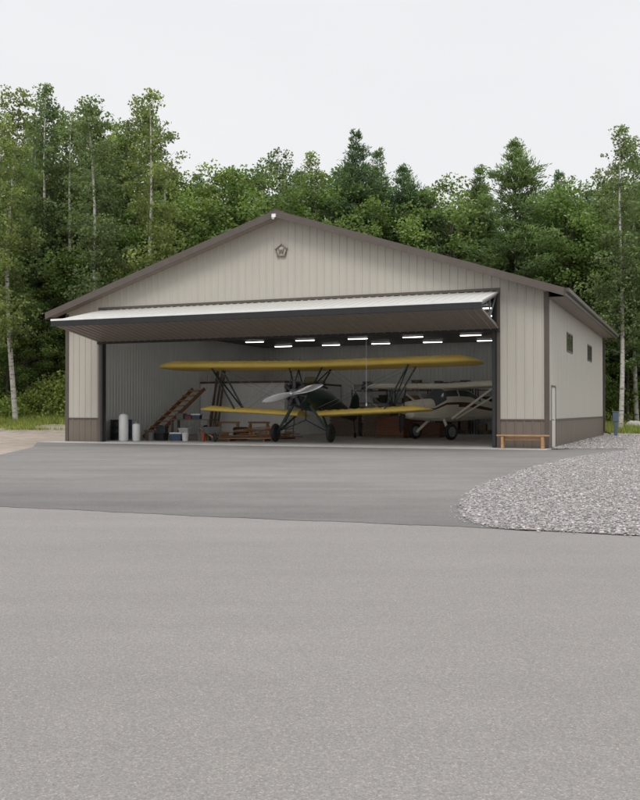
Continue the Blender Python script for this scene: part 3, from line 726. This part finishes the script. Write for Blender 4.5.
for i in range(7):
    a=2*math.pi*i/7+math.pi/2; d=Vector((math.cos(a),0,math.sin(a))); c=Vector((0,-.84,1.97)); mb.cyl(c+d*.18,c+d*.5,.075,n=12)
    for k in range(7): mb.cyl(c+d*(.24+k*.038),c+d*(.255+k*.038),.1,n=12)
    mb.cyl(c+d*.5,c+d*.55,.08,.05,10); mb.cyl(c+d*.5+Vector((0,-.08,0)),c+d*.15+Vector((0,-.12,0)),.012,n=6)
mb.torus((0,-.66,1.97),(0,1,0),.44,.035,28,8)
mb.obj('radial_engine','castiron',bp)
mb=MB(); blade(mb,math.radians(14),1.36,0,.11); blade(mb,math.radians(194),1.36,0,.11); mb.cyl((0,-.09,0),(0,.1,0),.09,.12,14); mb.ell((0,-.1,0),(.09,.1,.09)); mb.obj('propeller','alu',bp,(0,-1.06,1.97))
mb=MB(); mb.loft([[(-.02,5.3,1.1),(.02,5.3,1.1),(.02,6.3,.85),(-.02,6.3,.85)],[(-.02,5.5,1.5),(.02,5.5,1.5),(.02,6.75,1.3),(-.02,6.75,1.3)],[(-.015,5.85,1.95),(.015,5.85,1.95),(.015,6.7,1.9),(-.015,6.7,1.9)],[(-.01,6.1,2.1),(.01,6.1,2.1),(.01,6.45,2.1),(-.01,6.45,2.1)]],sm=False); mb.obj('tail_fin','green',bp)
mb=MB(); wing(mb,0,1.7,5.1,1.05,1.25,1.25,.6,ribs=False,thick=.4); wing(mb,0,-1.7,5.1,1.05,1.25,1.25,.6,ribs=False,thick=.4); mb.obj('tailplane','yellow',bp)
mb=MB(); mb.torus((0,6.2,.13),(1,0,0),.09,.04,16,8); mb.beam((0,6.0,.85),(0,6.2,.15),.05,.03,up=(1,0,0)); mb.obj('tail_wheel','tyre',bp)
# cream plane
cp=thing('airplane','cream and maroon high wing airplane parked in hangar','airplane',(5.65,42.1,ZF),math.radians(-52)); cp.scale=(1.07,1.07,1.07)
TS=[-1,-.93,-.75,-.45,-.15,.0,.14,.3,.5,.86,.95,1]
def bring(y,hw,zb,zt):
    zc=(zb+zt)/2;hh=(zt-zb)/2
    w_=[hw*max(.35 if abs(t)==1 else 0,(1-min(abs(t),.999)**4)**(1/3)) for t in TS]
    return [(w_[i],y,zc+hh*TS[i]) for i in range(12)]+[(-w_[i],y,zc+hh*TS[i]) for i in range(11,-1,-1)]
mb=MB(); secs=[(-2.32,.2,1.02,1.42),(-2.15,.37,.88,1.56),(-1.6,.43,.82,1.64),(-1.05,.47,.78,1.7),(-.45,.53,.76,2.12),(.25,.54,.76,2.16),(.33,.54,.76,2.16),(1.0,.5,.78,2.12),(1.8,.4,.84,1.82),(3.4,.22,.88,1.42),(4.9,.06,.92,1.18)]
def cfn(i,j):
    jj=j if j<11 else 22-j
    if j==11: return 1 if i==3 else 0
    if j==23: return 0
    if i==3 and jj>=7: return 1
    if i in(4,6) and jj==8: return 1
    if i==7 and jj==8: return 1
    if jj==5 or (jj==4 and i>4): return 2
    return 0
mb.loft([bring(*s) for s in secs],fn=cfn,sm=False); mb.obj('fuselage',['offw','dglass','maroon'],cp)
mb=MB(); wing(mb,0,4.9,-.45,1.5,2.16,2.26,.5,thick=1.4,inc=2); wing(mb,0,-4.9,-.45,1.5,2.16,2.26,.5,thick=1.4,inc=2); mb.obj('wing','offw',cp)
for sx in(-1,1):
    mb=MB(); mb.beam((sx*.48,-.1,.86),(sx*2.7,.0,2.14),.09,.035,up=(0,1,0)); mb.beam((sx*.48,.15,.86),(sx*2.7,.8,2.12),.07,.03,up=(0,1,0)); mb.obj('wing_strut','offw',cp)
    mb=MB(); mb.beam((sx*.4,-.5,.85),(sx*.95,-.75,.3),.12,.04,up=(0,1,0)); mb.cyl((sx*.9,-.75,.3),(sx*1.12,-.75,.3),.03); mb.obj('landing_gear','offw',cp)
wheel(cp,-1.05,-.75,.34,.2,'steel'); wheel(cp,1.05,-.75,.34,.2,'steel')
mb=MB(); blade(mb,math.radians(80),.95,0,.08); blade(mb,math.radians(260),.95,0,.08); mb.obj('propeller','dsteel',cp,(0,-2.42,1.22))
mb=MB(); rings=[[(r*math.cos(a),y,1.22+r*math.sin(a)) for a in [2*math.pi*j/16 for j in range(16)]] for y,r in((-2.32,.17),(-2.45,.15),(-2.58,.09),(-2.65,.02))]; mb.loft(rings); mb.obj('spinner','offw',cp)
mb=MB(); mb.loft([[(-.02,3.9,1.2),(.02,3.9,1.2),(.02,5.1,.95),(-.02,5.1,.95)],[(-.02,4.4,1.7),(.02,4.4,1.7),(.02,5.3,1.6),(-.02,5.3,1.6)],[(-.01,4.7,2.1),(.01,4.7,2.1),(.01,5.15,2.1),(-.01,5.15,2.1)]],sm=False); mb.obj('tail_fin','maroon',cp)
mb=MB(); wing(mb,0,1.6,4.0,.9,1.2,1.2,.4,ribs=False,thick=.4); wing(mb,0,-1.6,4.0,.9,1.2,1.2,.4,ribs=False,thick=.4); mb.obj('tailplane','offw',cp)
mb=MB(); mb.torus((0,4.9,.11),(1,0,0),.08,.035,16,8); mb.beam((0,4.7,.9),(0,4.9,.12),.05,.03,up=(1,0,0)); mb.obj('tail_wheel','tyre',cp)
# ---------------------------------------------------------------- clutter
def T(name,label,cat,u,v,rz=0,group=None): return thing(name,label,cat,B(u,v,ZF),RZ+rz,group)
e=thing('bench','plain wooden plank bench against the hangar wall','bench',B(18.35,-.5,.022),RZ)
mb=MB(); mb.box(0,1.75,-.14,.0,.42,.465); mb.box(0,1.75,.01,.15,.42,.465); mb.obj('seat','wood',e,bevel=.006)
for x in(.15,1.5):
    mb=MB(); mb.box(x,x+.09,-.12,-.03,0,.42); mb.box(x,x+.09,.04,.13,0,.42); mb.box(x,x+.09,-.03,.04,.3,.38); mb.obj('leg','wood',e)
mb=MB(); mb.box(.24,1.5,-.02,.02,.28,.37); mb.obj('rail','wood',e)
# wooden stairs
e=T('stairs','orange brown wooden open staircase near the side wall','stairs',.95,4.4,-math.radians(22))
mb=MB()
for x in (0,.9): mb.beam((x,0,.06),(x,2.9,2.34),.05,.16,up=(0,0,1))
mb.obj('stringer','rwood',e)
mb=MB()
for i in range(9):
    y=.18+i*.31; z=.26+i*.243; mb.box(.03,.87,y-.12,y+.17,z,z+.07)
mb.obj('tread','owood',e)
e=T('storage_room','low white panelled storage room in the corner','room',.24,11.0)
mb=MB(); ribwall(mb,(0,0,0),(1,0,0),(0,-1,0),4.9,lambda x:2.72,0,pitch=.6,h=.006); ribwall(mb,(4.9,0,0),(0,1,0),(1,0,0),8,lambda x:2.72,0,pitch=.6,h=.006); mb.obj('wall','bwhite',e)
mb=MB(); mb.box(0,4.95,-.06,8,2.72,2.82); mb.obj('roof_deck','dwood',e)
for (u_,v_,h,r,lab) in ((2.35,.75,1.15,.2,'tall white pressure tank standing by the opening'),(2.75,1.1,.75,.17,'short white tank on the concrete floor')):
    e=T('tank',lab,'tank',u_,v_)
    mb=MB(); pr=[(0.0,.8),(.03,1),(h*.9,1),(h*.96,.85),(h,.4)]; mb.loft([[(r*k*math.cos(a),r*k*math.sin(a),z) for a in[2*math.pi*j/20 for j in range(20)]] for z,k in pr]); mb.obj('tank_body','white',e)
    mb=MB(); mb.cyl((0,0,h),(0,0,h+.07),.03); mb.torus((0,0,h+.08),(0,0,1),.06,.012); mb.obj('valve','steel',e)
e=T('workbench','wooden workbench with shelf inside the hangar','workbench',3.1,3.2)
mb=MB(); mb.box(0,2.0,0,.7,.86,.92); mb.box(.05,1.95,.05,.65,.2,.24); mb.obj('table_top','dwood',e)
for x in(.03,1.88):
    for y in (.03,.6):
        mb=MB(); mb.box(x,x+.09,y,y+.09,0,.86); mb.obj('leg','dwood',e)
def boxcrate(name,lab,cat,m,u_,v_,z,w,d,h,rz=0,lid=None,group=None):
    e=thing(name,lab,cat,B(u_,v_,ZF+z),RZ+rz,group)
    mb=MB(); k=.9; a=[(-w/2*k,-d/2*k,0),(w/2*k,-d/2*k,0),(w/2*k,d/2*k,0),(-w/2*k,d/2*k,0)]; b_=[(-w/2,-d/2,h),(w/2,-d/2,h),(w/2,d/2,h),(-w/2,d/2,h)]
    mb.loft([a,b_],sm=False); mb.obj('box_body',m,e,bevel=.012)
    mb=MB(); mb.box(-w/2-.02,w/2+.02,-d/2-.02,d/2+.02,h-.03,h+.03); mb.obj('lid',lid or m,e,bevel=.01)
    return e
boxcrate('storage_bin','grey plastic storage bin on the workbench','bin','greyp',3.5,3.5,.92,.35,.3,.22)
boxcrate('storage_bin','blue plastic bin with white lid on workbench','bin','blue',4.3,3.5,.92,.4,.3,.2,.1,'white')
boxcrate('storage_bin','clear white bin under the workbench','bin','white',3.7,3.5,.24,.45,.4,.25,.1)
boxcrate('toolbox','small red toolbox on the workbench','toolbox','red',3.95,3.4,.92,.3,.2,.16,.2,'dsteel')
boxcrate('cooler','small blue cooler with white lid on floor','cooler','blue',4.0,2.3,0,.5,.32,.32,.2,'white')
boxcrate('storage_bin','black plastic tote standing on the floor','bin','dsteel',3.3,2.2,0,.5,.38,.3,-.1)
boxcrate('storage_bin','black plastic tote stacked on another tote','bin','dsteel',3.35,2.2,.33,.42,.34,.25,.1)
boxcrate('storage_bin','grey plastic tote stacked on the floor','bin','greyp',5.0,2.9,0,.5,.4,.34,.3)
boxcrate('cardboard_box','brown cardboard box on the hangar floor','box','card',2.0,3.4,0,.45,.4,.38,.1)
boxcrate('cardboard_box','small cardboard box beside the lumber','box','card',5.6,3.6,0,.4,.35,.32,.5)
for (u_,v_,m,lab) in ((4.6,2.0,'white','white plastic bucket with wire handle'),(5.35,2.3,'orange','faded orange plastic bucket with wire handle'),(2.95,.9+1.0,'greyp','grey plastic bucket with wire handle')):
    e=T('bucket',lab,'bucket',u_,v_)
    mb=MB(); mb.loft([[(q*math.cos(a),q*math.sin(a),z) for a in[2*math.pi*j/18 for j in range(18)]] for z,q in((0,.12),(.32,.15),(.35,.16),(.35,.14),(.05,.11))]); mb.obj('pail',m,e)
    mb=MB(); pts=[Vector((.15*math.cos(a),.05,.33+.12*math.sin(a))) for a in np.linspace(0,math.pi,9)]
    for a,b_ in zip(pts[:-1],pts[1:]): mb.cyl(a,b_,.005,n=5)
    mb.obj('handle','steel',e)
for (u_,v_,m,lab) in ((.75,2.6,'dsteel','black steel drum beside the wall'),(.7,3.35,'blue','dark blue steel drum beside the wall')):
    e=T('drum',lab,'drum',u_,v_)
    mb=MB(); mb.loft([[(q*math.cos(a),q*math.sin(a),z) for a in[2*math.pi*j/22 for j in range(22)]] for z,q in((0,.29),(.28,.285),(.3,.3),(.32,.285),(.57,.285),(.59,.3),(.61,.285),(.86,.285),(.88,.3),(.88,.27),(.86,.26))]); mb.obj('drum_body',m,e)
for (u_,v_,rz) in ((5.3,4.6,.2),(6.6,5.0,.1)):
    e=T('sawhorse','wooden sawhorse standing on the hangar floor','sawhorse',u_,v_,rz,'wooden sawhorses')
    mb=MB(); mb.box(-.5,.5,-.05,.05,.72,.8); mb.obj('top_rail','wood',e)
    for sx in(-.4,.4):
        for sy in(-1,1):
            mb=MB(); mb.beam((sx,sy*.04,.76),(sx*1.15,sy*.3,0),.08,.035); mb.obj('leg','wood',e)
for (u_,v_) in ((4.75,3.55),(2.9,2.75)):
    e=T('shop_vacuum','small round shop vacuum with black lid','vacuum',u_,v_)
    mb=MB(); mb.loft([[(q*math.cos(a),q*math.sin(a),z) for a in[2*math.pi*j/18 for j in range(18)]] for z,q in((.08,.18),(.12,.2),(.45,.2),(.48,.19))]); mb.obj('canister','greyp',e)
    mb=MB(); mb.ell((0,0,.5),(.2,.2,.16)); mb.torus((.1,-.2,.35),(1,.2,.3),.2,.025); mb.obj('motor_lid','black',e)
    for k in range(4):
        mb=MB(); a=k*math.pi/2+.5; mb.cyl((.17*math.cos(a)-.015,.17*math.sin(a),.04),(.17*math.cos(a)+.015,.17*math.sin(a),.04),.04,n=10); mb.obj('caster','black',e)
e=T('wheelbarrow','grey steel wheelbarrow with wooden handles','wheelbarrow',5.9,1.9,.7)
mb=MB(); mb.loft([[(-.22,-.4,.32),(.22,-.4,.32),(.22,.3,.32),(-.22,.3,.32)],[(-.36,-.62,.62),(.36,-.62,.62),(.36,.45,.6),(-.36,.45,.6)]],sm=False); mb.obj('tray','greyp',e,bevel=.02)
for sx in(-1,1):
    mb=MB(); mb.beam((sx*.08,-.75,.2),(sx*.3,.95,.55),.045,.045); mb.obj('handle','wood',e)
    mb=MB(); mb.beam((sx*.22,.15,.35),(sx*.25,.3,0),.03,.03); mb.obj('leg','dsteel',e)
mb=MB(); mb.torus((0,-.78,.19),(1,0,0),.15,.045,20,8); mb.cyl((-.04,-.78,.19),(.04,-.78,.19),.11); mb.obj('wheel','tyre',e)
for k in range(3):
    e=thing('spare_tyre','black spare tyre lying in a stack','tyre',B(5.9,4.6,ZF+.09+k*.19),RZ,'stack of spare tyres')
    mb=MB(); mb.torus((0,0,0),(0,0,1),.26,.09,26,10); mb.obj('rubber_tread','tyre',e)
random.seed(21)
def lumber(u_,v_,rz,sc,lab,rows=3):
    e=T('lumber_pile',lab,'lumber',u_,v_,rz)
    mb=MB(); mb2=MB()
    for k in range(rows):
        for j in range(6-k):
            y=-.5+j*.2+random.uniform(-.05,.05); z=.1+k*.06; a=random.uniform(-.12,.12); ln=random.uniform(.7,1.4)*sc; sh=random.uniform(-.3,.3)
            (mb if random.random()<.35 else mb2).beam((-ln+sh,y-a,z),(ln+sh,y+a,z+random.uniform(0,.04)),random.uniform(.08,.16),.035)
    for x in(-.8*sc,.8*sc): mb2.box(x-.05,x+.05,-.6,.7,0,.07)
    for k in range(7): 
        a=random.uniform(-.6,.6); cx=random.uniform(-.5,.5); cy=random.uniform(-.3,.4); ln=random.uniform(.4,1.1)
        (mb if k%2 else mb2).beam((cx-ln*math.cos(a),cy-ln*math.sin(a),.28+.03*k),(cx+ln*math.cos(a),cy+ln*math.sin(a),.32+.05*k),.1,.03)
    mb.obj('boards','wood',e); mb2.obj('boards','rwood',e)
lumber(7.0,3.2,.25,.95,'untidy pile of brown boards on the floor')
lumber(6.6,6.3,-.15,1.0,'stack of brown boards beside the storage room')
e=T('leaning_boards','long boards leaning against the storage room wall','lumber',1.2,10.3)
mb=MB()
for k in range(4): mb.beam((k*.2,-.2-random.random()*.3,0),(k*.2+.1+random.uniform(-.3,.3),.55,3.2+random.random()*1.1),.11,.04,up=(0,1,0))
mb.obj('boards','dwood',e)
e=T('ladder','aluminium extension ladder leaning on storage room','ladder',5.6,10.0)
mb=MB()
for x in(0,.42): mb.beam((x,0,0),(x,.95,3.9),.03,.09)
for i in range(12): f=(i+.6)/12.5; mb.cyl((0,.95*f,3.9*f),(.42,.95*f,3.9*f),.017,n=8)
mb.obj('ladder_frame','steel',e)
for k,(u_,v_) in enumerate(((6.2,18.0),(8.6,18.0),(11.0,18.0),(13.4,18.0),(15.8,18.0))):
    e=T('shelving_unit','steel shelving unit loaded with boxes at the wall','shelf',u_,v_,0,'shelving units along the hangar wall')
    mb=MB()
    for x in(0,2.1):
        for y in(0,.6): mb.box(x,x+.05,y,y+.05,0,2.5)
    mb.obj('shelf_post','dsteel',e)
    mb=MB()
    for z in(.2,.95,1.7,2.4): mb.box(0,2.15,0,.65,z,z+.04)
    mb.obj('shelf_board','dwood',e)
    for z in(.24,.99,1.74,2.44):
        x=.1
        while x<1.8:
            w=random.uniform(.3,.55)
            if random.random()<.8:
                h=random.uniform(.25,.55); mm=random.choice(['card','greyp','dwood','card','greyp','concrete','dsteel','dsteel'])
                boxcrate('stored_box',{'card':'cardboard box','greyp':'grey plastic box','dwood':'weathered wooden box','concrete':'pale grey box','dsteel':'black plastic box'}[mm]+' on a steel shelf','box',mm,u_+x+w/2,v_+.3,z,w*.9,.5,h,random.uniform(-.08,.08))
            x+=w+.06
for (u_,v_,h) in ((11.4,9.8,1.0),(12.6,11.2,.7),(8.3,11.5,1.3),(10.3,11.0,1.1)):
    e=T('wooden_crate','slatted wooden crate on a pallet in hangar','crate',u_,v_,random.uniform(-.2,.2))
    mb=MB()
    for z in np.arange(.14,h,.15): 
        mb.box(-.7,.7,-.5,-.47,z,z+.12); mb.box(-.7,.7,.47,.5,z,z+.12); mb.box(-.73,-.7,-.5,.5,z,z+.12); mb.box(.7,.73,-.5,.5,z,z+.12)
    mb.box(-.68,.68,-.46,.46,.12,h-.08)
    mb.obj('crate_side','rwood' if h<1.05 else 'dwood',e)
    mb=MB()
    for y in(-.5,0,.42): mb.box(-.75,.75,y,y+.09,0,.1)
    for x in np.arange(-.75,.7,.17): mb.box(x,x+.12,-.52,.53,.1,.12)
    mb.obj('pallet','dwood',e)
e=T('tool_chest','dark red rolling tool chest with drawers','tool chest',10.9,12.7)
mb=MB(); mb.box(0,1.2,0,.5,.15,1.35); mb.obj('cabinet','red',e,bevel=.015)
mb=MB()
for k in range(6): mb.box(.04,1.16,-.025,-.004,.2+k*.185,.2+k*.185+.165)
mb.obj('drawer','red',e,bevel=.006)
mb=MB()
for k in range(6): mb.box(.1,1.1,-.05,-.03,.33+k*.185,.345+k*.185)
mb.obj('handle','steel',e)
for x in(.1,1.1):
    for y in(.08,.42):
        mb=MB(); mb.cyl((x-.02,y,.07),(x+.02,y,.07),.07,n=16); mb.obj('caster','tyre',e)
# ---------------------------------------------------------------- world, sun, camera
w=bpy.data.worlds.new('World'); S.world=w; w.use_nodes=True; nt=w.node_tree; bg=nt.nodes['Background']; bg.inputs['Strength'].default_value=.1
SE,SRZ=math.radians(52),math.radians(195)
sk=N(nt,'ShaderNodeTexSky'); sk.sky_type='NISHITA'; sk.sun_disc=False; sk.sun_elevation=SE; sk.sun_rotation=SRZ; sk.air_density=1.5; sk.dust_density=4
tc=N(nt,'ShaderNodeTexCoord'); sp=N(nt,'ShaderNodeSeparateXYZ'); nt.links.new(tc.outputs['Generated'],sp.inputs[0])
mr=N(nt,'ShaderNodeMapRange'); mr.inputs[1].default_value=.4; mr.inputs[2].default_value=1; mr.inputs[3].default_value=9.1; mr.inputs[4].default_value=26
nt.links.new(sp.outputs[2],mr.inputs[0])
mp=N(nt,'ShaderNodeMapping'); mp.inputs['Scale'].default_value=(1,1,3); nt.links.new(tc.outputs['Generated'],mp.inputs[0])
cl=ramp(nt,noise(nt,1.6,5,.55,vec=mp.outputs[0]),[(.3,(.95,.96,.98)),(.7,(1.0,1.005,1.02))])
cc=mul(nt,cl,mr.outputs[0])
fin=mul(nt,sk.outputs[0],cc,.95,'MIX'); nt.links.new(fin,bg.inputs['Color'])
sl=bpy.data.lights.new('sun','SUN'); sl.energy=1.35; sl.angle=math.radians(22); sl.color=(1,.975,.94)
so=bpy.data.objects.new('sun',sl); COL.objects.link(so)
d=Vector((math.sin(SRZ)*math.cos(SE),math.cos(SRZ)*math.cos(SE),math.sin(SE)))
so.rotation_euler=(-d).to_track_quat('-Z','Y').to_euler()
cam=bpy.data.cameras.new('camera'); co=bpy.data.objects.new('camera',cam); COL.objects.link(co); S.camera=co
cam.sensor_fit='VERTICAL'; cam.sensor_height=30; cam.lens=35; cam.clip_end=2000
co.location=(0,0,1.3); co.rotation_euler=(math.radians(90+.675),0,0)
S.view_settings.view_transform='Standard'; S.view_settings.look='None'; S.view_settings.exposure=0
